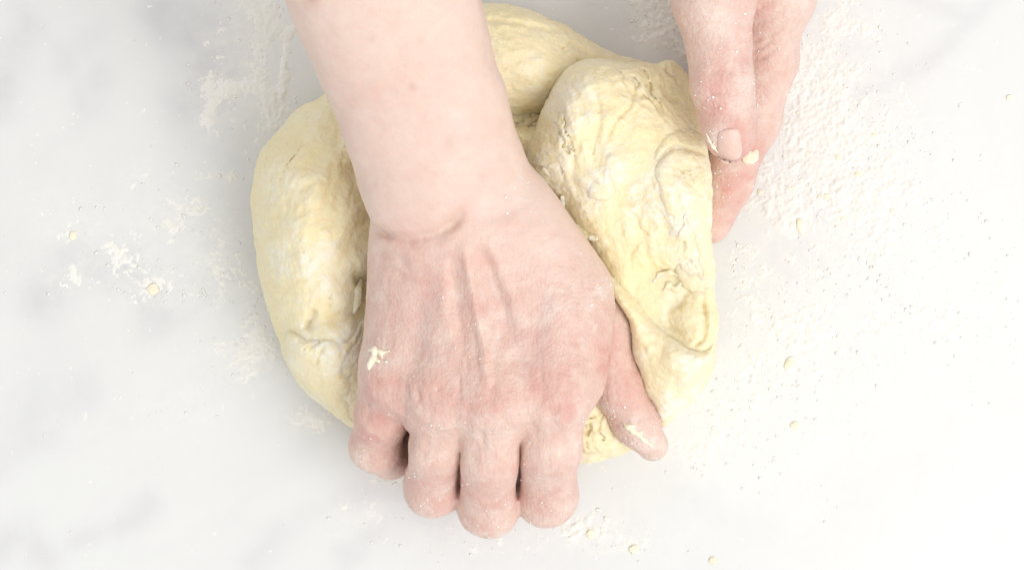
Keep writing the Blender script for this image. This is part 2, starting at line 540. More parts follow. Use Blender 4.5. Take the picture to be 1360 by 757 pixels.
# ================================================================== worktop
def build_worktop():
    x0, x1, y0, y1, st = -0.62, 0.62, -0.42, 0.42, 0.003
    xs = np.arange(x0, x1 + 1e-6, st); ys = np.arange(y0, y1 + 1e-6, st)
    X, Y = np.meshgrid(xs, ys, indexing='ij')
    wob = 0.006
    Xw = X + wob * fbm(X, Y, X * 0, 30, 3, 5)
    Yw = Y + wob * fbm(X, Y, X * 0, 30, 3, 9)
    vein = np.zeros_like(X)
    # (polyline px, width px, strength)
    strokes = [([(1345, -20), (1290, 30), (1230, 80), (1160, 122), (1095, 165)], 16, 0.11),
               ([(1200, -10), (1225, 15), (1290, 25)], 16, 0.10),
               ([(225, 10), (262, 50), (275, 95), (262, 140)], 36, 0.24),
               ([(140, 105), (125, 132)], 26, 0.12),
               ([(30, 40), (5, 90), (-10, 140)], 28, 0.16),
               ([(80, 90), (130, 50)], 20, 0.06),
               ([(60, 395), (110, 350), (190, 370), (215, 410)], 34, 0.17),
               ([(110, 705), (150, 690), (200, 670)], 18, 0.13),
               ([(-20, 740), (30, 705), (60, 735)], 26, 0.15),
               ([(-10, 605), (40, 570), (110, 520)], 32, 0.10),
               ([(325, 745), (375, 700), (440, 670), (500, 640), (590, 690)], 22, 0.10),
               ([(520, 690), (450, 745)], 20, 0.10),
               ([(900, 20), (850, 45), (790, 5)], 34, 0.10),
               ([(1340, 720), (1365, 690)], 24, 0.06),
               ([(890, 640), (960, 680), (1010, 690)], 24, 0.04)]
    for pl, w, a in strokes:
        pts = catmull([P(u, v, 0)[:2] for u, v in pl], 5) if len(pl) > 2 else [P(u, v, 0)[:2] for u, v in pl]
        d, t = seg_dist(Xw, Yw, pts)
        vein = np.maximum(vein, a * np.exp(-(d / (w * K)) ** 2))
    film = density(X, Y) ** .5
    nx, ny = X.shape
    V = np.stack([X, Y, X * 0], -1).reshape(-1, 3)
    idx = np.arange(nx * ny).reshape(nx, ny)
    Q = np.stack([idx[:-1, :-1], idx[1:, :-1], idx[1:, 1:], idx[:-1, 1:]], -1).reshape(-1, 4)
    th = -0.03
    b = len(V)
    V = np.concatenate([V, [[x0, y0, 0], [x1, y0, 0], [x1, y1, 0], [x0, y1, 0], [x0, y0, th], [x1, y0, th], [x1, y1, th], [x0, y1, th]]])
    side = [[b + i, b + 4 + i, b + 4 + (i + 1) % 4, b + (i + 1) % 4][::-1] for i in range(4)] + [[b + 7, b + 6, b + 5, b + 4]]
    Q = np.concatenate([Q, np.array([[q[0], q[1], q[2], q[3]] for q in side])])
    o = make_mesh('worktop', V, Q, M['marble'], None, {'vein': np.concatenate([vein.ravel(), np.zeros(8)]), 'film': np.concatenate([film.ravel(), np.zeros(8)])}, smooth=False)
    tag(o, 'white marble worktop with soft grey veins dusted with flour', 'worktop', kind='structure')
build_worktop()

# ================================================================== right hand and forearm
def skin_attrs(V, N, reds, frecks, floury, veins, wr_fn, base_red=0.0):
    x, y, z = V[:, 0], V[:, 1], V[:, 2]
    red = np.full(len(V), base_red)
    for (px, py, zz, r, a) in reds:
        c = P(px, py, zz)
        red += a * np.exp(-(((x - c[0]) ** 2 + (y - c[1]) ** 2) / (r * K) ** 2))
    red *= np.clip(0.8 + 1.3 * fbm(x, y, z, 110, 4, 21, .6), .1, 1.8)
    fr = np.zeros(len(V))
    for (px, py, zz, r, a) in frecks:
        c = P(px, py, zz)
        d = np.hypot(x - c[0], y - c[1]) / (r * K)
        fr = np.maximum(fr, a * np.exp(-d ** 2))
    fl = np.zeros(len(V))
    for (px, py, zz, r, a) in floury:
        c = P(px, py, zz)
        fl = np.maximum(fl, a * np.exp(-(((x - c[0]) ** 2 + (y - c[1]) ** 2) / (r * K) ** 2)))
    fl *= np.clip(0.6 + 0.9 * fbm(x, y, z, 160, 3, 33), 0, 1.2)
    ve = np.zeros(len(V))
    for pts, w, a in veins:
        d, t = seg_dist(x, y, catmull([P(u, v, 0.08)[:2] for u, v in pts], 4))
        ve = np.maximum(ve, a * np.exp(-(d / (w * K)) ** 2))
    return dict(red=np.clip(red, 0, 0.9), freckle=np.clip(fr, 0, 1), flour=np.clip(fl, 0, 1), vein=ve, wrinkle=np.clip(wr_fn(V), 0, 1))

HH = 0.0007
def build_pressing_hand():
    v = Vol((-0.135, -0.105, -0.002), (0.072, 0.245, 0.196), HH)
    v.ys, v.sl_ = .115, 1.1
    # forearm: radius side and ulna side run side by side
    ax = [(606, 268, 0.076, 10.2, 17.0), (582, 215, 0.082, 10.0, 16.9), (560, 140, 0.094, 10.2, 16.6), (532, 60, 0.108, 10.2, 17.8), (509, -10, 0.122, 10.5, 18.6), (445, -180, 0.155, 12, 23), (395, -320, 0.19, 13, 26), (365, -420, 0.215, 13, 28), (332, -560, 0.25, 13, 29)]
    for i in range(len(ax) - 1):
        for s in (-1, 0, 1):
            a, b = ax[i], ax[i + 1]
            pa, pb = P(*a[:3]), P(*b[:3])
            d = pb - pa
            side = np.array([-d[1], d[0], 0]); side /= np.linalg.norm(side)
            side[2] = 0.12
            ra = a[4] / 1000 * (1.06 if s == 0 else 1); rb = b[4] / 1000 * (1.06 if s == 0 else 1)
            v.cone(pa + side * s * a[3] / 1000, pb + side * s * b[3] / 1000, ra, rb, 0.012)
    # carpus
    v.ell(P(618, 300, 0.073), (0.029, 0.022, 0.0165), 0.012)
    # head of the ulna, raised above the crease
    v.ell(P(556, 268, 0.088), (0.0145, 0.0125, 0.0085), 0.010, rz=0.3)
    # metacarpals
    mc = [((678, 318, .072), .0135, (733, 520, .0690), .0135),
          ((640, 318, .0745), .0135, (655, 532, .0715), .0130),
          ((600, 322, .0735), .0135, (583, 528, .0685), .0125),
          ((552, 330, .0690), .0135, (528, 498, .0620), .0120)]
    for a, ra, b, rb in mc:
        v.cone(P(*a), P(*b), ra, rb, 0.013)
    v.cone(P(543, 350, .064), P(536, 470, .058), .0118, .0115, .012)      # little-finger edge of the palm
    # thumb base and web
    v.cone(P(690, 300, .069), P(762, 385, .062), .0150, .0125, .012)
    v.cone(P(715, 340, .070), P(752, 500, .066), .0135, .0120, .012)
    v.ell(P(748, 420, .065), (.0165, .026, .0135), .012, rz=0.15)
    # fingers, each its own chain
    f = v.part((-.075, -.105, -.002), (.05, -.02, .1))
    def finger(pts):
        g = v.part((-.075, -.105, -.002), (.05, -.02, .1))
        g.chain([(P(*p[:3]), p[3]) for p in pts], 0.005)
        f.F[:] = smin(f.F, g.F, 0.0005)
    finger([(733, 522, .0700, .0118), (729, 590, .0640, .0113), (725, 657, .0420, .0111), (728, 648, .0240, .0098), (722, 590, .0115, .0088), (716, 550, .0105, .0078)])
    finger([(655, 535, .0720, .0114), (650, 605, .0645, .0111), (649, 672, .0420, .0110), (649, 660, .0240, .0098), (648, 600, .0115, .0090), (646, 560, .0105, .0080)])
    finger([(583, 530, .0685, .0112), (577, 592, .0612, .0104), (576, 648, .0400, .0102), (575, 636, .0230, .0092), (580, 590, .0110, .0084), (585, 555, .0105, .0076)])
    finger([(521, 492, .0620, .0112), (509, 548, .0530, .0098), (498, 592, .0390, .0088), (519, 606, .0235, .0076), (540, 588, .0120, .0074), (552, 560, .0105, .0068)])
    # flesh pressed together between the fingers
    f.cone(P(613, 610, .048), P(609, 655, .030), .0055, .0065, .0015)
    f.cone(P(690, 600, .050), P(688, 655, .030), .0055, .0065, .0015)
    v.join(f, 0.0062)
    # thumb passes under the edge of the hand and leaves to the side
    t = v.part((.0, -.09, .0), (.072, .03, .09))
    t.chain([(P(765, 385, .0575), .0115), (P(800, 440, .0500), .0098), (P(819, 512, .0430), .0093), (P(842, 556, .0370), .0084), (P(866, 591, .0325), .0060)], 0.005)
    t.ell(P(843, 560, .040), (.0058, .012, .005), .005, rz=0.5)
    v.join(t, 0.0022)
    # knuckles
    for px, py, z, r in ((733, 520, .0800, .0085), (655, 530, .0822, .0085), (583, 524, .0785, .0078), (523, 500, .0715, .0075)):
        v.ell(P(px, py, z), (r, r * 1.2, r * .45), 0.009)
    # tendons raised, hollows between
    Z = .084
    def G(pl, dep, w, z=Z):
        v.groove([P(a, b, z) for a, b in pl], dep, w)
    G([(616, 322), (626, 380), (638, 440), (650, 515)], -.0019, .0021)
    G([(594, 345), (590, 400), (590, 440)], -.0006, .0026)
    G([(645, 316), (662, 350), (680, 390), (700, 430)], -.0008, .0030)
    G([(560, 360), (540, 420), (520, 490)], -.0003, .0032)
    G([(600, 340), (606, 400), (618, 470)], .0013, .0022)
    G([(636, 325), (652, 362), (668, 410), (680, 460)], .0015, .0024)
    G([(562, 390), (552, 450), (546, 510)], .0006, .0035)
    G([(690, 400), (730, 440)], .0007, .0050)
    # wrinkles over the knuckles
    for k in range(70):
        cx, cy = [(733, 548), (655, 562), (583, 554), (516, 530), (640, 480)][k % 5]
        x0 = cx + random.uniform(-32, 32); y0 = cy + random.uniform(-60, 30)
        L = random.uniform(16, 40); dx = random.uniform(-6, 6)
        G([(x0, y0), (x0 + dx * .5 + random.uniform(-2, 2), y0 + L * .5), (x0 + dx, y0 + L)], random.uniform(.00018, .00042), random.uniform(.0006, .0010), .07)
    # creases across the bent finger joints
    for cx, cy, hw in ((727, 655, 26), (648, 668, 26), (574, 645, 24), (497, 590, 20)):
        for k in range(6):
            yy = cy - 26 + k * 7 + random.uniform(-2, 2); a = hw * random.uniform(.45, .8); o_ = random.uniform(-6, 6)
            G([(cx + o_ - a, yy + 3), (cx + o_, yy + random.uniform(-2, 2)), (cx + o_ + a, yy + 3)], random.uniform(.0002, .00038), .0008, .05)
    for pl, dep, w in (([(548, 566), (543, 590), (537, 625)], .0022, .0018), ([(614, 588), (611, 620), (607, 665)], .0016, .0008), ([(693, 578), (689, 620), (687, 668)], .0016, .0008)):
        G(pl, dep, w, .058)
    # wrist creases
    G([(508, 322), (540, 329), (575, 325), (600, 312)], .0006, .0012, .088)
    G([(505, 292), (540, 302), (580, 296)], .0004, .0012, .09)
    G([(492, 300), (515, 311), (545, 318), (578, 312), (602, 298), (618, 280)], .0027, .0021, .088)
    G([(496, 332), (520, 338), (548, 352)], .0009, .0018, .08)
    G([(494, 346), (520, 356), (545, 372)], .0006, .0018, .08)
    G([(620, 290), (660, 285), (700, 270)], .0006, .0028, .088)
    # soft unevenness of flesh
    V, Q = v.mesh()
    V = relax(V, Q, 2, 0.5)
    N = vnormals(V, Q)
    x, y, z = V.T
    V = V + N * (0.0006 * fbm(x, y, z, 45, 3, 3) + 0.00022 * fbm(x, y, z, 260, 3, 4))[:, None]
    yw = P(0, 300, .08)[1]
    def wr(V):
        return np.clip((yw - V[:, 1]) / 0.03 + 0.15, 0.0, 1.0)
    at = skin_attrs(V, N,
        reds=[(735, 515, .08, 36, .32), (700, 500, .08, 24, .12), (752, 545, .07, 22, .3), (655, 530, .08, 28, .42), (632, 545, .08, 18, .25), (585, 525, .08, 30, .36), (512, 520, .07, 40, .42), (505, 555, .06, 26, .3), (800, 470, .05, 26, .15), (560, 420, .08, 70, .12),
              (640, 440, .08, 120, .16), (700, 420, .08, 90, .12), (728, 650, .05, 45, .34), (650, 665, .05, 45, .34), (573, 640, .05, 42, .34), (495, 590, .05, 45, .42),
              (820, 480, .05, 50, .30), (835, 540, .05, 50, .25), (560, 318, .08, 30, .18), (640, 290, .08, 40, .12), (600, 350, .08, 60, .15), (570, 190, .1, 60, .10), (520, 130, .1, 50, .08), (480, 160, .1, 50, .1)],
        frecks=[(421, 5, .13, 9, .55), (550, 121, .11, 5, .35), (597, 193, .105, 7, .22), (640, 235, .1, 4, .2), (500, 60, .12, 4, .15), (560, 60, .12, 5, .12)],
        floury=[(500, 475, .07, 24, .8), (800, 385, .07, 14, .9), (848, 582, .04, 30, 1.0), (795, 545, .04, 20, .7), (573, 680, .03, 30, .45), (650, 690, .03, 36, .45), (728, 690, .03, 36, .4), (480, 610, .03, 16, .8), (700, 260, .08, 26, .3), (520, 540, .06, 30, .3), (640, 560, .07, 120, .18)],
        veins=[([(728, 400), (722, 440), (716, 480)], 9, .22), ([(575, 390), (566, 430), (575, 475)], 10, .20), ([(655, 380), (690, 440), (700, 500)], 8, .12)],
        wr_fn=wr, base_red=0.02)
    ywa = np.clip((yw - V[:, 1]) / 0.05 + .3, 0, 1)
    at['red'] = np.clip(at['red'] + ywa * 0.07, 0, .9)
    root = empty('hand', (0, 0, 0))
    tag(root, 'bare forearm and hand, back upward with curled fingers, pressing on dough', 'hand', 'hands kneading the dough')
    o = make_mesh('skin', V, Q, M['skin'], root, at)
    return v, V, N
vol_r, VR, NR = build_pressing_hand()

# ================================================================== left hand
def build_holding_hand():
    v = Vol((0.035, 0.005, -0.002), (0.16, 0.292, 0.178), HH)
    v.ys, v.sl_ = .13, .5
    # forearm and wrist out of frame
    ax = [(1040, -190, .075, 10, 18.5), (1046, -300, .09, 11, 20), (1050, -420, .115, 12, 22), (1056, -560, .15, 13, 25), (1060, -700, .19, 13, 26)]
    for i in range(len(ax) - 1):
        for s in (-1, 0, 1):
            a, b = ax[i], ax[i + 1]
            off = np.array([.35, 0, .93]) * s
            v.cone(P(*a[:3]) + off * a[3] / 1000, P(*b[:3]) + off * b[3] / 1000, a[4] / 1000, b[4] / 1000, .012)
    # metacarpals stacked with the index uppermost
    for a, ra, b, rb in (((1035, -170, .083), .014, (1028, -15, .062), .0135), ((1042, -175, .070), .014, (1034, -10, .050), .0130),
                         ((1044, -180, .058), .014, (1036, -15, .034), .0120), ((1040, -180, .048), .013, (1034, -25, .019), .0115)):
        v.cone(P(*a), P(*b), ra, rb, .012)
    # palm and thumb base
    v.cone(P(1000, -170, .084), P(960, -60, .080), .0165, .0150, .012)
    v.ell(P(992, -100, .070), (.016, .022, .015), .012)
    BB = ((.035, .005, -.002), (.15, .1295, .1))
    f = v.part(*BB)
    def finger(pts):
        g = v.part(*BB)
        g.chain([(P(*p[:3]), p[3]) for p in pts], .005)
        f.F[:] = smin(f.F, g.F, .0008)
    finger([(1026, -15, .062, .0128), (1015, 80, .0480, .0118), (995, 160, .0400, .0110), (966, 240, .0330, .0094), (944, 296, .0270, .0080)])
    finger([(1032, -10, .050, .0120), (1008, 100, .0330, .0106), (965, 200, .0240, .0098), (925, 260, .0200, .0088), (900, 290, .0180, .0078)])
    finger([(1034, -15, .034, .0115), (1000, 80, .0200, .0100), (950, 160, .0135, .0092), (910, 200, .0125, .0084), (885, 225, .0120, .0076)])
    finger([(1032, -25, .020, .0105), (1000, 40, .0125, .0090), (955, 100, .0105, .0082), (920, 135, .0105, .0074)])
    v.join(f, .008)
    t = v.part((.035, .005, .04), (.15, .1295, .11))
    t.chain([(P(962, -70, .081), .0150), (P(948, 0, .0790), .0142), (P(955, 60, .0770), .0108), (P(959, 112, .0750), .0104), (P(967, 160, .0735), .0090), (P(970, 186, .0725), .0082)], .006)
    t.ell(P(958, 108, .0820), (.0085, .0075, .004), .006)
    v.join(t, .0016)
    def G(pl, dep, w, z):
        v.groove([P(a, b, z) for a, b in pl], dep, w)
    for yy in (98, 108, 117, 124):
        G([(938, yy + 3), (958, yy - 2), (984, yy + 2)], .0005, .0009, .084)
    for k, (a, b) in enumerate((((1003, 30), (1045, 12)), ((1002, 52), (1048, 30)), ((1000, 75), (1035, 62)), ((1004, 10), (1040, -8)), ((1002, 64), (1030, 50)))):
        G([a, ((a[0] + b[0]) / 2, (a[1] + b[1]) / 2 + 4), b], .0010, .0010, .072)
    bare = v.part((.035, .005, .04), (.15, .1295, .11)); bare.F[:] = v.F[bare.sl]
    # fold of skin round the nail
    nc = P(969, 191, .0805)
    def nail_uv(u, w):
        half = .0050 * (1 - .22 * (1 - w)) * math.sqrt(max(1 - max(w - .55, 0) ** 2 / .225, .05)) * (1 if w > .22 else math.sqrt(max(1 - ((.22 - w) / .30) ** 2, .1)))
        a = .10
        X, Yv = u * half, .0052 - w * .0122
        return nc[0] + X * math.cos(a) - Yv * math.sin(a), nc[1] + X * math.sin(a) + Yv * math.cos(a)
    rim = [nail_uv(-1, w) for w in (.8, .6, .4, .2, .06)] + [nail_uv(0, -.02)] + [nail_uv(1, w) for w in (.06, .2, .4, .6, .8)]
    v.groove([np.array([a, b, .0805]) for a, b in rim], .00045, .0007, fade=False)
    V, Q = v.mesh()
    V = relax(V, Q, 2, .5)
    N = vnormals(V, Q)
    x, y, z = V.T
    V = V + N * (0.0004 * fbm(x, y, z, 45, 3, 13) + .0002 * fbm(x, y, z, 260, 3, 14))[:, None]
    at = skin_attrs(V, N,
        reds=[(958, 110, .08, 45, .42), (968, 175, .08, 40, .40), (950, 10, .08, 60, .08), (1010, 60, .06, 50, .20), (1005, 150, .05, 60, .25), (965, 260, .03, 60, .45), (1000, 215, .04, 40, .35), (930, 120, .07, 20, .2), (1005, 30, .06, 26, .25)],
        frecks=[], floury=[(940, 40, .08, 60, .5), (930, 130, .08, 20, .8), (998, 110, .07, 24, .6), (965, 150, .08, 60, .3), (945, 190, .07, 16, .9), (955, 250, .03, 40, .4), (1020, 20, .07, 60, .25)],
        veins=[], wr_fn=lambda V: np.full(len(V), .75), base_red=.06)
    root = empty('hand', (0, 0, 0))
    tag(root, 'hand at the right with thumb on top holding the edge of the dough', 'hand', 'hands kneading the dough')
    make_mesh('skin', V, Q, M['skin'], root, at)
    # thumb nail: a curved plate
    nu, nv = 13, 17
    rows = []
    zz = np.linspace(.062, .095, 200)
    for i in range(nu):
        for j in range(nv):
            u = i / (nu - 1) * 2 - 1
            w = j / (nv - 1)
            X, Yv = nail_uv(u, w)
            col = bare.sample(np.stack([np.full(200, X), np.full(200, Yv), zz], 1))
            ins = np.where(col < 0)[0]
            zt = zz[ins[-1]] if len(ins) else .078
            rows.append((X, Yv, zt + .00035 - .0006 * u * u - (.0005 if w < .05 else 0) - (.0006 if w > .95 else 0)))
    top = np.array(rows)
    bot = top - np.array([0, 0, .0010])
    idx = np.arange(nu * nv).reshape(nu, nv)
    q = np.stack([idx[:-1, :-1], idx[1:, :-1], idx[1:, 1:], idx[:-1, 1:]], -1).reshape(-1, 4)
    ring = list(idx[:, 0]) + list(idx[-1, 1:]) + list(idx[-2::-1, -1]) + list(idx[0, -2:0:-1])
    nn = nu * nv
    sides = [[ring[i], ring[(i + 1) % len(ring)], ring[(i + 1) % len(ring)] + nn, ring[i] + nn] for i in range(len(ring))]
    o = make_mesh('thumbnail', np.concatenate([top, bot]), np.concatenate([q[:, ::-1], q + nn, np.array(sides)]), M['nail'], root)
    return v, V, N
vol_l, VL, NL = build_holding_hand()

# ================================================================== dough
DH = 0.00052
def lobe(name, outline, zref, Redge, zc_fn, top_fn, bot_fn, strokes, bumps, parent, seed, flour_spots, rough=1.0, carve=True, sk=(1, 1), flow=1.2, dh=None, bare=()):
    pts = [p[:2] for p in catmull([P(a, b, zref) for a, b in outline], 5, closed=True)]
    A = np.array(pts)
    pad = .006
    lo = (A[:, 0].min() - pad, A[:, 1].min() - pad, -.002)
    hi = (A[:, 0].max() + pad, A[:, 1].max() + pad, .092)
    v = Vol(lo, hi, dh or DH)
    X, Y = np.meshgrid(v.ax[0], v.ax[1], indexing='ij')
    Xn = X + .0016 * fbm(X, Y, X * 0, 60, 4, seed + 50)
    Yn = Y + .0016 * fbm(X, Y, X * 0, 60, 4, seed + 60)
    d2 = poly_sd(Xn, Yn, pts)
    zc, top, bot = zc_fn(X, Y), top_fn(X, Y), bot_fn(X, Y)
    O = X * 0
    top = top + .0020 * rough * fbm(X, Y, O, 34, 3, seed)
    # shaggy, stretched surface: warped noise drawn out along the pull of the dough
    wx = X + .0045 * fbm(X, Y, O, 70, 3, seed + 3); wy = Y + .0045 * fbm(X, Y, O, 70, 3, seed + 4)
    cf, sf = math.cos(flow), math.sin(flow)
    al, ac = wx * cf + wy * sf, -wx * sf + wy * cf
    strand = fbm(al * .22, ac, O, 300, 4, seed + 7, .6)
    lump = fbm(wx, wy, O, 150, 5, seed + 8, .62)
    patch = np.clip(.5 + 1.6 * fbm(X, Y, O, 28, 2, seed + 15), 0, 1)
    top = top + rough * (.0014 * lump + .0013 * strand * (.35 + .65 * patch))
    # tears: thin ragged valleys with a lip
    te = fbm(al * .5, ac, O, 95, 4, seed + 11, .6)
    tm = np.clip(fbm(X, Y, O, 42, 3, seed + 16) * 3.2 - .1, 0, 1)
    top = top - rough * tm * (.0021 * np.exp(-(te / .035) ** 2) - .0009 * np.exp(-((te - .10) / .05) ** 2))
    fl_tex = np.clip(.5 + 1.4 * lump + .8 * strand, 0, 1)
    for pl, dep, w in strokes:
        dep, w = dep * sk[0], w * sk[1]
        sp = catmull([P(a, b, .06)[:2] for a, b in pl], 4) if len(pl) > 2 else [P(a, b, .06)[:2] for a, b in pl]
        d, t = seg_dist(Xn * .4 + X * .6, Yn * .4 + Y * .6, sp)
        top = top - dep * np.exp(-(d / w) ** 2) * np.clip(np.minimum(t, 1 - t) * 6, 0, 1) ** .6
    for b in bumps:
        top = top + soft_gauss(X, Y, *b)
    R = Redge
    up = np.maximum(top - zc, .004)[:, :, None]
    dn = np.maximum(zc - bot, .004)[:, :, None]
    Z = v.ax[2][None, None, :]
    dz = Z - zc[:, :, None]
    q = np.where(dz > 0, dz / up, dz / dn)
    e = np.maximum(d2 + R, 0)[:, :, None] / R
    v.F[:] = (np.sqrt(e * e + q * q) - 1) * np.minimum(np.minimum(up, dn), R) * .9
    if carve:
        # yield to the hands: press the dough 0.6 mm clear of the skin where they sink in
        for hv, clear in ((vol_r, True), (vol_l, False)):
            S = hv.F
            okx = (v.ax[0] > hv.lo[0]) & (v.ax[0] < hv.lo[0] + (hv.n[0] - 1) * hv.h)
            oky = (v.ax[1] > hv.lo[1]) & (v.ax[1] < hv.lo[1] + (hv.n[1] - 1) * hv.h)
            for a in (2, 1, 0):
                q = np.clip((v.ax[a] - hv.lo[a]) / hv.h, 0, hv.n[a] - 1.001)
                i = np.floor(q).astype(int)
                w = (q - i).astype(np.float32).reshape([-1 if b == a else 1 for b in range(3)])
                S = np.take(S, i, axis=a) * (1 - w) + np.take(S, i + 1, axis=a) * w
            S[~okx] = .03
            S[:, ~oky] = .03
            # everything above sunken skin is cleared as well, so no dough floats over the hand
            if clear:
                S = np.minimum.accumulate(S, axis=2)
            v.F[:] = -smin(-v.F, S + .0012, .004)
    V, Q = v.mesh()
    V = relax(V, Q, 1, .5)
    N = vnormals(V, Q)
    x, y, z = V.T
    V = V + N * (.0005 * fbm(x, y, z, 260, 4, seed + 30, .65) + .00025 * fbm(x, y, z, 600, 3, seed + 31))[:, None]
    V[:, 2] = np.maximum(V[:, 2], .0003)
    fl = np.zeros(len(V))
    for (px, py, r, a) in flour_spots:
        c = P(px, py, .06)
        fl = np.maximum(fl, a * np.exp(-(np.hypot(x - c[0], y - c[1]) / (r * K)) ** 2))
    n1 = fbm(x, y, z, 110, 4, seed + 40, .62)
    ii = np.clip(np.round((x - v.lo[0]) / v.h).astype(int), 0, v.n[0] - 1); jj = np.clip(np.round((y - v.lo[1]) / v.h).astype(int), 0, v.n[1] - 1)
    # flour sits on what stands proud
    fl = np.clip((fl * 1.35 * np.clip(.8 + 1.2 * n1, 0, 1.3) + .26 * np.clip(.2 + n1 * 2.2, 0, 1)) * (.35 + 1.0 * fl_tex[ii, jj]), 0, 1)
    for (px, py, r) in bare:
        c = P(px, py, .06)
        fl = fl * (1 - .9 * np.exp(-(np.hypot(x - c[0], y - c[1]) / (r * K)) ** 2))
    make_mesh(name, V, Q, M['dough'], parent, {'flour': fl})
    return v

dough = empty('dough')
tag(dough, 'lump of pale yellow bread dough being folded and kneaded', 'dough')

def const(c):
    return lambda X, Y: np.full(X.shape, c)

def body_top(X, Y):
    t = np.full(X.shape, .040)
    t += soft_gauss(X, Y, 415, 300, .05, 95, 170, .021)
    t += soft_gauss(X, Y, 440, 470, .05, 60, 70, .006)
    t -= soft_gauss(X, Y, 620, 470, .05, 130, 200, .008)
    t -= soft_gauss(X, Y, 640, 640, .05, 160, 60, .006)
    return t
lobe('body', [(333, 240), (345, 198), (378, 165), (402, 142), (428, 128), (470, 95), (560, 70), (680, 100), (800, 130), (900, 160), (930, 250), (935, 380), (930, 470), (895, 545),
              (845, 596), (800, 614), (770, 618), (700, 600), (600, 590), (520, 590), (470, 574), (432, 548), (398, 515), (368, 458), (347, 385), (334, 310)],
     .025, .030, lambda X, Y: .4 * body_top(X, Y), body_top, const(-.001),
     [([(402, 440), (410, 425), (416, 410)], .004, .0014),
      ([(384, 436), (440, 425), (468, 415), (482, 390), (492, 372)], .0035, .0030),
      ([(470, 440), (482, 405), (490, 385)], .003, .0014),
      ([(455, 470), (470, 450), (488, 430)], .0012, .0012),
      ([(470, 378), (496, 366)], .006, .0030),
      ([(462, 215), (480, 260), (494, 300)], .003, .0035),
      ([(425, 135), (438, 150), (455, 175)], .0012, .0015),
      ([(400, 175), (420, 168), (445, 180)], -.0006, .0010),
      ([(375, 215), (392, 232)], .0009, .0008), ([(400, 255), (425, 235)], .0007, .0008),
      ([(415, 470), (430, 485), (428, 505)], .0008, .0009)],
     [(480, 350, .05, 22, 14, .003)], dough, 141,
     [(440, 470, 44, 1.0), (410, 350, 60, .55), (425, 330, 40, .5), (470, 450, 30, .7), (400, 500, 40, .4), (800, 600, 50, .3), (380, 250, 40, .3), (410, 410, 30, .5)], rough=1.1, flow=1.3, dh=.00062)

def back_top(X, Y):
    t = np.full(X.shape, .056)
    t -= soft_gauss(X, Y, 860, 90, .05, 120, 80, .016)
    return t
lobe('back_roll', [(640, 4), (695, 8), (745, 28), (790, 55), (835, 74), (880, 92), (880, 130), (800, 150), (740, 158), (700, 160), (660, 166), (600, 175), (520, 170), (450, 150), (440, 120), (500, 70), (580, 20)],
     .030, .022, lambda X, Y: .45 * back_top(X, Y), back_top, const(-.001),
     [([(640, 22), (690, 26), (740, 33), (775, 34)], .0022, .0012),
      ([(700, 10), (680, 12), (650, 26)], .0010, .0010),
      ([(755, 50), (800, 75), (825, 95)], .0018, .0012),
      ([(768, 74), (776, 84)], .0016, .0010),
      ([(745, 40), (790, 60), (850, 82)], -.0010, .0014),
      ([(655, 90), (690, 80), (730, 60)], .0007, .0016)],
     [(690, 100, .05, 40, 40, .003)], dough, 200, [(688, 100, 26, .75), (665, 130, 20, .6), (720, 50, 30, .25)], flow=-.4, dh=.00062)

def flap_top(X, Y):
    t = np.full(X.shape, .064)
    t += soft_gauss(X, Y, 790, 160, .06, 80, 80, .006)
    t -= soft_gauss(X, Y, 900, 100, .06, 60, 50, .010)
    t -= soft_gauss(X, Y, 880, 395, .06, 62, 60, .019)
    t -= soft_gauss(X, Y, 930, 170, .06, 40, 90, .006)
    t += soft_gauss(X, Y, 900, 270, .06, 50, 70, .004)
    return t
lobe('folded_flap', [(738, 108), (755, 90), (785, 77), (830, 82), (868, 82), (898, 78), (918, 100), (930, 140), (942, 190), (945, 250), (946, 320), (952, 395), (950, 450), (930, 480), (890, 470), (845, 430), (810, 375), (790, 345), (765, 315), (745, 285), (722, 258), (702, 232), (703, 200), (712, 165), (722, 135)],
     .048, .0135, const(.046), flap_top, const(.020),
     [([(783, 118), (795, 150), (790, 190)], .0022, .0020),
      ([(845, 105), (838, 140), (815, 165), (805, 190)], .0020, .0014),
      ([(868, 235), (880, 280), (905, 310), (915, 330)], -.0016, .0050),
      ([(905, 250), (922, 300), (935, 340)], .0014, .0018),
      ([(830, 280), (845, 290), (850, 305), (862, 312)], .0018, .0011),
      ([(745, 265), (750, 285), (765, 305), (790, 318)], .0035, .0022),
      ([(850, 320), (838, 340), (842, 360)], .0016, .0012),
      ([(868, 372), (878, 358), (895, 365), (905, 350)], .0034, .0012),
      ([(880, 408), (895, 395), (905, 410), (912, 385)], .0034, .0012),
      ([(868, 372), (862, 395), (880, 425), (910, 445)], .0030, .0016),
      ([(920, 460), (935, 450), (938, 420), (936, 395)], .0045, .0016),
      ([(745, 130), (735, 170), (720, 215)], .0006, .0025), ([(770, 190), (760, 230), (770, 260)], .0010, .0020),
      ([(880, 110), (890, 130), (905, 135)], .0025, .0020), ([(855, 88), (862, 100)], .0018, .0012)],
     [(800, 245, .06, 20, 18, .0030), (815, 215, .06, 18, 16, .0030), (755, 165, .06, 22, 50, .0020), (895, 400, .06, 22, 24, .004), (915, 420, .06, 20, 20, .003), (740, 240, .06, 20, 40, -.002)],
     dough, 300,
     [(760, 150, 46, .85), (800, 200, 40, .7), (805, 245, 30, .9), (880, 250, 44, .9), (905, 290, 50, .8), (745, 215, 40, .6), (890, 405, 36, .8), (925, 340, 40, .6), (850, 300, 26, .6), (900, 220, 40, .6), (840, 130, 30, .4)], rough=1.1, sk=(.8, .62), flow=-1.1, bare=[(860, 375, 32), (835, 350, 26), (925, 440, 24), (880, 110, 40), (840, 150, 24), (910, 150, 30)])

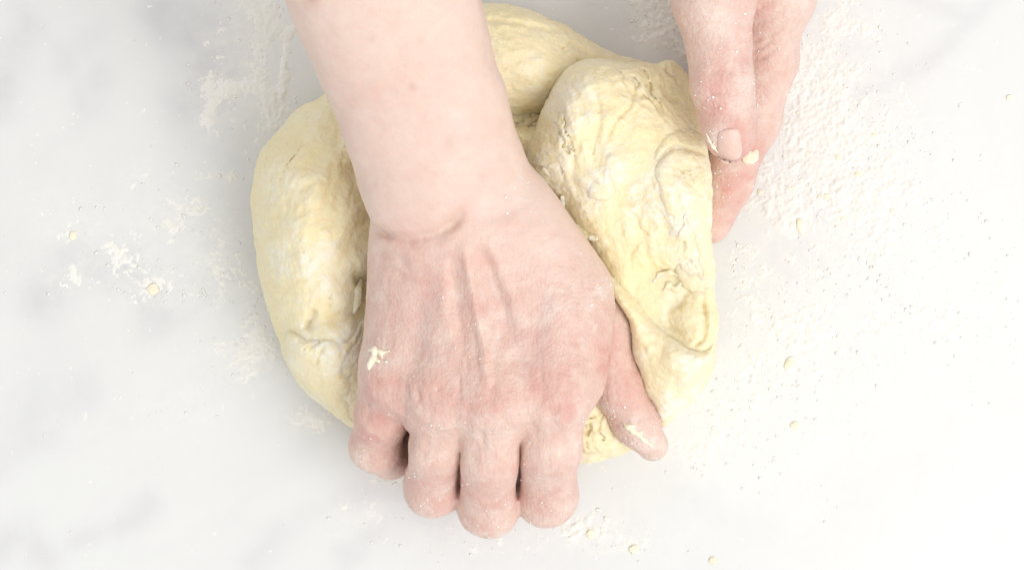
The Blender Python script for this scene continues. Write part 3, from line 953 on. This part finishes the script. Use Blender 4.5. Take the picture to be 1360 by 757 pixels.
def fold_top(X, Y):
    t = np.full(X.shape, .048)
    t += soft_gauss(X, Y, 830, 410, .06, 70, 90, .017, -0.9)
    t += soft_gauss(X, Y, 920, 470, .06, 60, 36, .016)
    t -= soft_gauss(X, Y, 850, 580, .04, 90, 50, .010)
    return t
lobe('front_fold', [(752, 268), (765, 295), (790, 322), (806, 335), (822, 362), (848, 395), (874, 425), (902, 446), (930, 456), (944, 440), (950, 405), (956, 420), (955, 455), (944, 500), (922, 535), (888, 566), (850, 590), (815, 603), (780, 606), (750, 595), (750, 530), (780, 460), (780, 400), (755, 340), (738, 290)],
     .045, .0080, lambda X, Y: .030 + 0 * X, fold_top, const(.0),
     [([(800, 345), (825, 395), (850, 435), (885, 470)], .0009, .0016),
      ([(795, 360), (820, 420), (850, 490)], .0008, .0014),
      ([(840, 440), (865, 500), (870, 545)], .0008, .0018),
      ([(880, 470), (905, 500), (910, 530)], -.0008, .0030),
      ([(755, 290), (775, 315), (800, 330)], -.0016, .0016)],
     [(880, 530, .05, 30, 30, .002)], dough, 400, [(860, 450, 60, .5), (920, 500, 50, .6), (900, 540, 40, .5), (840, 400, 30, .4)], rough=.8, flow=-1.0)

lobe('upper_fold', [(846, 205), (858, 178), (876, 163), (900, 158), (928, 172), (943, 192), (946, 250), (947, 310), (950, 370), (935, 395), (905, 375), (880, 330), (862, 290), (850, 250)],
     .055, .0085, const(.050), lambda X, Y: flap_top(X, Y) + .0019 - soft_gauss(X, Y, 920, 360, .06, 60, 60, .006), const(.030),
     [([(940, 205), (915, 198), (888, 199), (865, 225)], .0026, .0010), ([(890, 250), (912, 300), (930, 345)], .0012, .0012)],
     [(890, 280, .06, 26, 50, .0015)], dough, 550, [(890, 250, 50, .9), (915, 310, 50, .8), (880, 200, 26, .3)], rough=.9, flow=-1.2)
lobe('flake', [(779, 238), (786, 226), (797, 222), (800, 207), (812, 200), (826, 206), (829, 226), (820, 246), (818, 262), (806, 270), (788, 267), (778, 256)],
     .066, .0050, const(.0650), lambda X, Y: flap_top(X, Y) + .0024, const(.058), [], [], dough, 560, [(803, 245, 60, 1.0)], rough=1.0, flow=-1.1)
lobe('lower_roll', [(372, 448), (385, 436), (404, 438), (425, 430), (455, 426), (474, 412), (490, 388), (500, 420), (500, 500), (490, 575), (466, 572), (434, 548), (400, 513), (380, 482)],
     .042, .0125, const(.026), lambda X, Y: body_top(X, Y) + .0045 - soft_gauss(X, Y, 480, 570, .04, 60, 60, .014) - soft_gauss(X, Y, 395, 520, .04, 50, 60, .010), const(.0),
     [([(452, 500), (465, 470), (486, 440)], .0012, .0014), ([(418, 462), (432, 478), (428, 500)], .0009, .0009), ([(440, 452), (452, 462), (450, 480)], .0008, .0008)],
     [], dough, 570, [(445, 465, 44, 1.0), (470, 450, 34, .8), (405, 480, 30, .5)], rough=.7)
# a strip of under-dough seen beneath the flap edge
lobe('under_strip', [(676, 170), (700, 164), (725, 166), (735, 210), (720, 245), (700, 235), (684, 215)],
     .045, .009, const(.030), const(.0505), const(.010),
     [([(705, 168), (700, 200), (703, 225)], .0010, .0012)], [], dough, 500, [(700, 200, 20, .2)], rough=.5)

# ================================================================== flour on the marble
def build_flour():
    st = .00045
    xs = np.arange(-.205, .205, st); ys = np.arange(-.118, .125, st)
    X, Y = np.meshgrid(xs, ys, indexing='ij')
    d = density(X, Y)
    n1 = fbm(X, Y, X * 0, 210, 4, 71, .68)
    n2 = fbm(X, Y, X * 0, 800, 3, 81, .6)
    n3 = fbm(X, Y, X * 0, 40, 3, 91)
    h = (d * (1 + .45 * n3) - .47 + .62 * n1 + .45 * n2)
    h = np.clip(h, -1, 1.2) * .0012
    h = np.where(h > .0009, .0009 + (h - .0009) * .5, h)
    keepv = h > 0
    kf = keepv[:-1, :-1] | keepv[1:, :-1] | keepv[1:, 1:] | keepv[:-1, 1:]
    nx, ny = X.shape
    idx = np.arange(nx * ny).reshape(nx, ny)
    Q = np.stack([idx[:-1, :-1], idx[1:, :-1], idx[1:, 1:], idx[:-1, 1:]], -1)[kf]
    V = np.stack([X, Y, np.maximum(h, -.0002)], -1).reshape(-1, 3)
    used = np.unique(Q)
    remap = np.full(len(V), -1); remap[used] = np.arange(len(used))
    o = make_mesh('flour_dusting', V[used], remap[Q], M['flour'])
    tag(o, 'thin uneven dusting of white flour lying on the marble', 'flour', kind='stuff')
build_flour()

# unit lumps
def lump_meshes(k, sub=1):
    res = []
    phi = (1 + 5 ** .5) / 2
    ico = np.array([(-1, phi, 0), (1, phi, 0), (-1, -phi, 0), (1, -phi, 0), (0, -1, phi), (0, 1, phi), (0, -1, -phi), (0, 1, -phi), (phi, 0, -1), (phi, 0, 1), (-phi, 0, -1), (-phi, 0, 1)])
    ico /= np.linalg.norm(ico[0])
    T = np.array([(0, 11, 5), (0, 5, 1), (0, 1, 7), (0, 7, 10), (0, 10, 11), (1, 5, 9), (5, 11, 4), (11, 10, 2), (10, 7, 6), (7, 1, 8), (3, 9, 4), (3, 4, 2), (3, 2, 6), (3, 6, 8), (3, 8, 9), (4, 9, 5), (2, 4, 11), (6, 2, 10), (8, 6, 7), (9, 8, 1)])
    for s in range(k):
        V, F = ico.copy(), T.copy()
        for _ in range(sub):
            vv = [tuple(p) for p in V]; cache = {}; nf = []
            def mid(a, b):
                key = (min(a, b), max(a, b))
                if key not in cache:
                    m = (np.array(vv[a]) + np.array(vv[b])); m /= np.linalg.norm(m)
                    cache[key] = len(vv); vv.append(tuple(m))
                return cache[key]
            for a, b, c in F:
                ab, bc, ca = mid(a, b), mid(b, c), mid(c, a)
                nf += [(a, ab, ca), (b, bc, ab), (c, ca, bc), (ab, bc, ca)]
            V, F = np.array(vv), np.array(nf)
        r = 1 + .5 * fbm(V[:, 0] + s * 7.7, V[:, 1], V[:, 2], 1.5, 3, 300 + s, .5)
        res.append((V * r[:, None], F))
    return res
GR = lump_meshes(6, 0)
CR = lump_meshes(10, 3)

def grains(name, pos, size, mat, parent=None, flat=.32):
    Vs, Fs, off = [], [], 0
    for p, s in zip(pos, size):
        V, F = GR[rng.integers(len(GR))]
        a = rng.uniform(0, 6.28)
        cs, sn = math.cos(a), math.sin(a)
        sc = s * rng.uniform(.7, 1.35, 3)
        W = V * sc
        W = np.stack([W[:, 0] * cs - W[:, 1] * sn, W[:, 0] * sn + W[:, 1] * cs, W[:, 2] * flat], 1) + p
        Vs.append(W); Fs.append(F + off); off += len(V)
    return make_mesh(name, np.concatenate(Vs), np.concatenate(Fs), mat, parent)

def build_grains():
    n = 60000
    x = rng.uniform(-.205, .205, n); y = rng.uniform(-.118, .122, n)
    d = density(x, y)
    d = d * np.clip(.6 + 1.2 * fbm(x, y, x * 0, 90, 3, 55), .05, 1.5) + .003
    k = rng.uniform(0, 1, n) < d * .55
    x, y = x[k], y[k]
    s = .00027 * np.exp(rng.normal(0, .56, len(x)))
    s = np.clip(s, .00012, .00062)
    pos = np.stack([x, y, s * .25], 1)
    o = grains('flour_grains', pos, s, M['grain'])
    tag(o, 'loose grains of flour scattered over the marble', 'flour', kind='stuff')
build_grains()

# flour specks clinging to skin and dough
def cling(name, V, N, spots, n, label, smin_=.00020):
    x, y = V[:, 0], V[:, 1]
    w = np.zeros(len(V))
    for px, py, z, r, a in spots:
        c = P(px, py, z)
        w = np.maximum(w, a * np.exp(-(((x - c[0]) ** 2 + (y - c[1]) ** 2) / (r * K) ** 2)))
    w *= np.clip(N[:, 2] + .1, 0, 1)
    w /= w.sum()
    i = rng.choice(len(V), n, p=w)
    s = smin_ * np.exp(rng.normal(0, .4, n))
    o = grains(name, V[i] + N[i] * s[:, None] * .3, s, M['grain'])
    tag(o, label, 'flour', kind='stuff')
cling('flour_specks', VR, NR, [(640, 540, .07, 110, .35), (573, 680, .04, 40, 1), (650, 690, .04, 40, 1), (728, 690, .04, 40, 1), (480, 600, .04, 26, 1), (850, 575, .04, 26, 2.5), (800, 550, .04, 30, 1.5), (800, 385, .07, 18, 2.5), (700, 260, .08, 30, .8), (500, 475, .07, 16, 2)], 420, 'white flour specks clinging to the pressing hand')
cling('flour_specks', VL, NL, [(930, 130, .08, 26, 1), (998, 120, .07, 24, 1), (942, 185, .07, 18, 1.2), (950, 240, .04, 30, 1), (960, 60, .08, 60, .3), (1020, 80, .06, 30, .3)], 240, 'white flour specks clinging to the thumb and finger at the right')

# ================================================================== crumbs one can pick out
def top_at(x, y, V):
    d = np.hypot(V[:, 0] - x, V[:, 1] - y)
    near = d < .0011
    return V[near, 2].max() if near.any() else 0.0
def crumb(px, py, r, label, group=None, on=None, stretch=(1, 1, .7), rz=None, z=0.0):
    if on is not None:
        for _ in range(3):
            p = P(px, py, z)
            z = top_at(p[0], p[1], on)
    p = P(px, py, z)
    k = random.randrange(len(CR))
    V, F = CR[k]
    V = V * np.array(stretch) * np.array([1, 1, .45]) * r * .66
    a = random.uniform(0, 6.28) if rz is None else rz
    cs, sn = math.cos(a), math.sin(a)
    V = np.stack([V[:, 0] * cs - V[:, 1] * sn, V[:, 0] * sn + V[:, 1] * cs, V[:, 2]], 1)
    V[:, 2] -= V[:, 2].min() + (r * .25 if on is not None else r * .08)
    o = make_mesh('dough_crumb', V, F, M['crumb'])
    o.location = p
    tag(o, label, 'crumb', group)
    return o
crumb(997, 208, .0042, 'yellow dough crumb stuck beside the thumbnail', on=VL, z=.06)
crumb(203, 384, .0030, 'round pale crumb among flour left of the dough', stretch=(1, 1, .6))
crumb(785, 708, .0026, 'pale crumb on the marble below the fingertips, left of a rounder one')
crumb(842, 729, .0028, 'rounder pale crumb near the bottom edge below the thumb')
crumb(947, 744, .0022, 'small crumb alone at the bottom edge of the marble')
crumb(1048, 482, .0030, 'oblong crumb on the marble right of the lower dough edge', stretch=(.7, 1.2, .6), rz=-.4)
crumb(1056, 565, .0024, 'pale crumb below the oblong crumb on the floured marble')
crumb(97, 313, .0024, 'flat faint crumb farthest left on the marble', stretch=(1.2, .9, .4))
crumb(1062, 300, .0034, 'long pale crumb in the flour below the right hand', stretch=(.6, 1.3, .6), rz=.2)
crumb(1340, 130, .0016, 'tiny crumb near the right edge by the grey vein')
G_ = 'crumbs in the flour right of the dough'
for px, py, r in ((1097, 262, .0019), (1072, 205, .0016), (1112, 210, .0017), (1140, 232, .0018), (1052, 250, .0014), (1088, 262, .0013), (1160, 180, .0013), (1185, 280, .0014), (1060, 150, .0014), (1120, 290, .0014), (1010, 255, .0015)):
    crumb(px, py, r, 'small cream crumb in the flour patch right of the dough', G_)

# dough smeared on the skin: low irregular ridges that follow the surface
def smear(name, chains, on, label=None, cat=None, parent=None, seed=0, mat='crumb', z0=.06, lift=-.55):
    segs = []
    for ch in chains:
        pts = []
        for px, py, r in ch:
            z = z0
            for _ in range(3):
                p = P(px, py, z)
                z = top_at(p[0], p[1], on)
            pts.append((P(px, py, z) + np.array([0, 0, r * lift]), r))
        segs.append(pts)
    A = np.array([p for sg in segs for p, r in sg])
    v = Vol(A.min(0) - .005, A.max(0) + .005, .00035)
    for sg in segs:
        if len(sg) == 1:
            v.ell(sg[0][0], (sg[0][1], sg[0][1], sg[0][1] * .7), .001)
        else:
            v.chain(sg, .001)
    V, Q = v.mesh()
    N = vnormals(V, Q)
    x, y, z = V.T
    V = V + N * (.0006 * fbm(x, y, z, 620, 3, 600 + seed))[:, None]
    at = {'flour': np.clip(.5 + fbm(x, y, z, 150, 3, seed), 0, 1)} if mat == 'dough' else None
    o = make_mesh(name, V, Q, M[mat], parent, at)
    if label:
        tag(o, label, cat)
    return o
smear('dough_smear', [[(490, 465, .0005), (498, 464, .0009), (508, 468, .0008), (517, 466, .0004)], [(498, 466, .0008), (496, 476, .0011), (491, 484, .0009), (490, 491, .0004)], [(505, 468, .0006), (508, 476, .0004)], [(498, 475, .0007), (503, 480, .0005)]],
      VR, 'smear of dough stuck on the little-finger side of the hand', 'smear', seed=1)
smear('dough_smear', [[(828, 562, .0004), (834, 566, .0009), (841, 573, .0007), (848, 577, .0009), (857, 585, .0006), (866, 592, .0004)], [(836, 565, .0006), (843, 566, .0004)], [(847, 577, .0006), (853, 573, .0004)]],
      VR, 'streak of dough stuck along the end of the thumb', 'smear', seed=2, z0=.04)
smear('dough_smear', [[(938, 178, .0003), (942, 187, .0004), (948, 196, .0004), (953, 203, .0003)]], VL, 'thin thread of dough beside the thumbnail', 'smear', seed=3)
# loose lips and shreds of the dough itself
def coords(o):
    a = np.empty(len(o.data.vertices) * 3, np.float32)
    o.data.vertices.foreach_get('co', a)
    return a.reshape(-1, 3)
DT = np.concatenate([coords(o) for o in dough.children])
smear('strand', [[(747, 262, .0007), (746, 276, .0012), (752, 292, .0016), (764, 304, .0018), (778, 313, .0016), (792, 318, .0008)]], DT, parent=dough, seed=4, mat='dough', lift=.3)
for k, ch in enumerate(([(868, 374, .0004), (876, 364, .0008), (890, 362, .0009), (899, 366, .0004)], [(880, 386, .0005), (888, 378, .0010), (898, 384, .0010), (904, 376, .0005)], [(479, 372, .0006), (476, 386, .0013), (474, 402, .0014), (470, 415, .0006)])):
    smear('shred', [ch], DT, parent=dough, seed=10 + k, mat='dough', lift=.0)
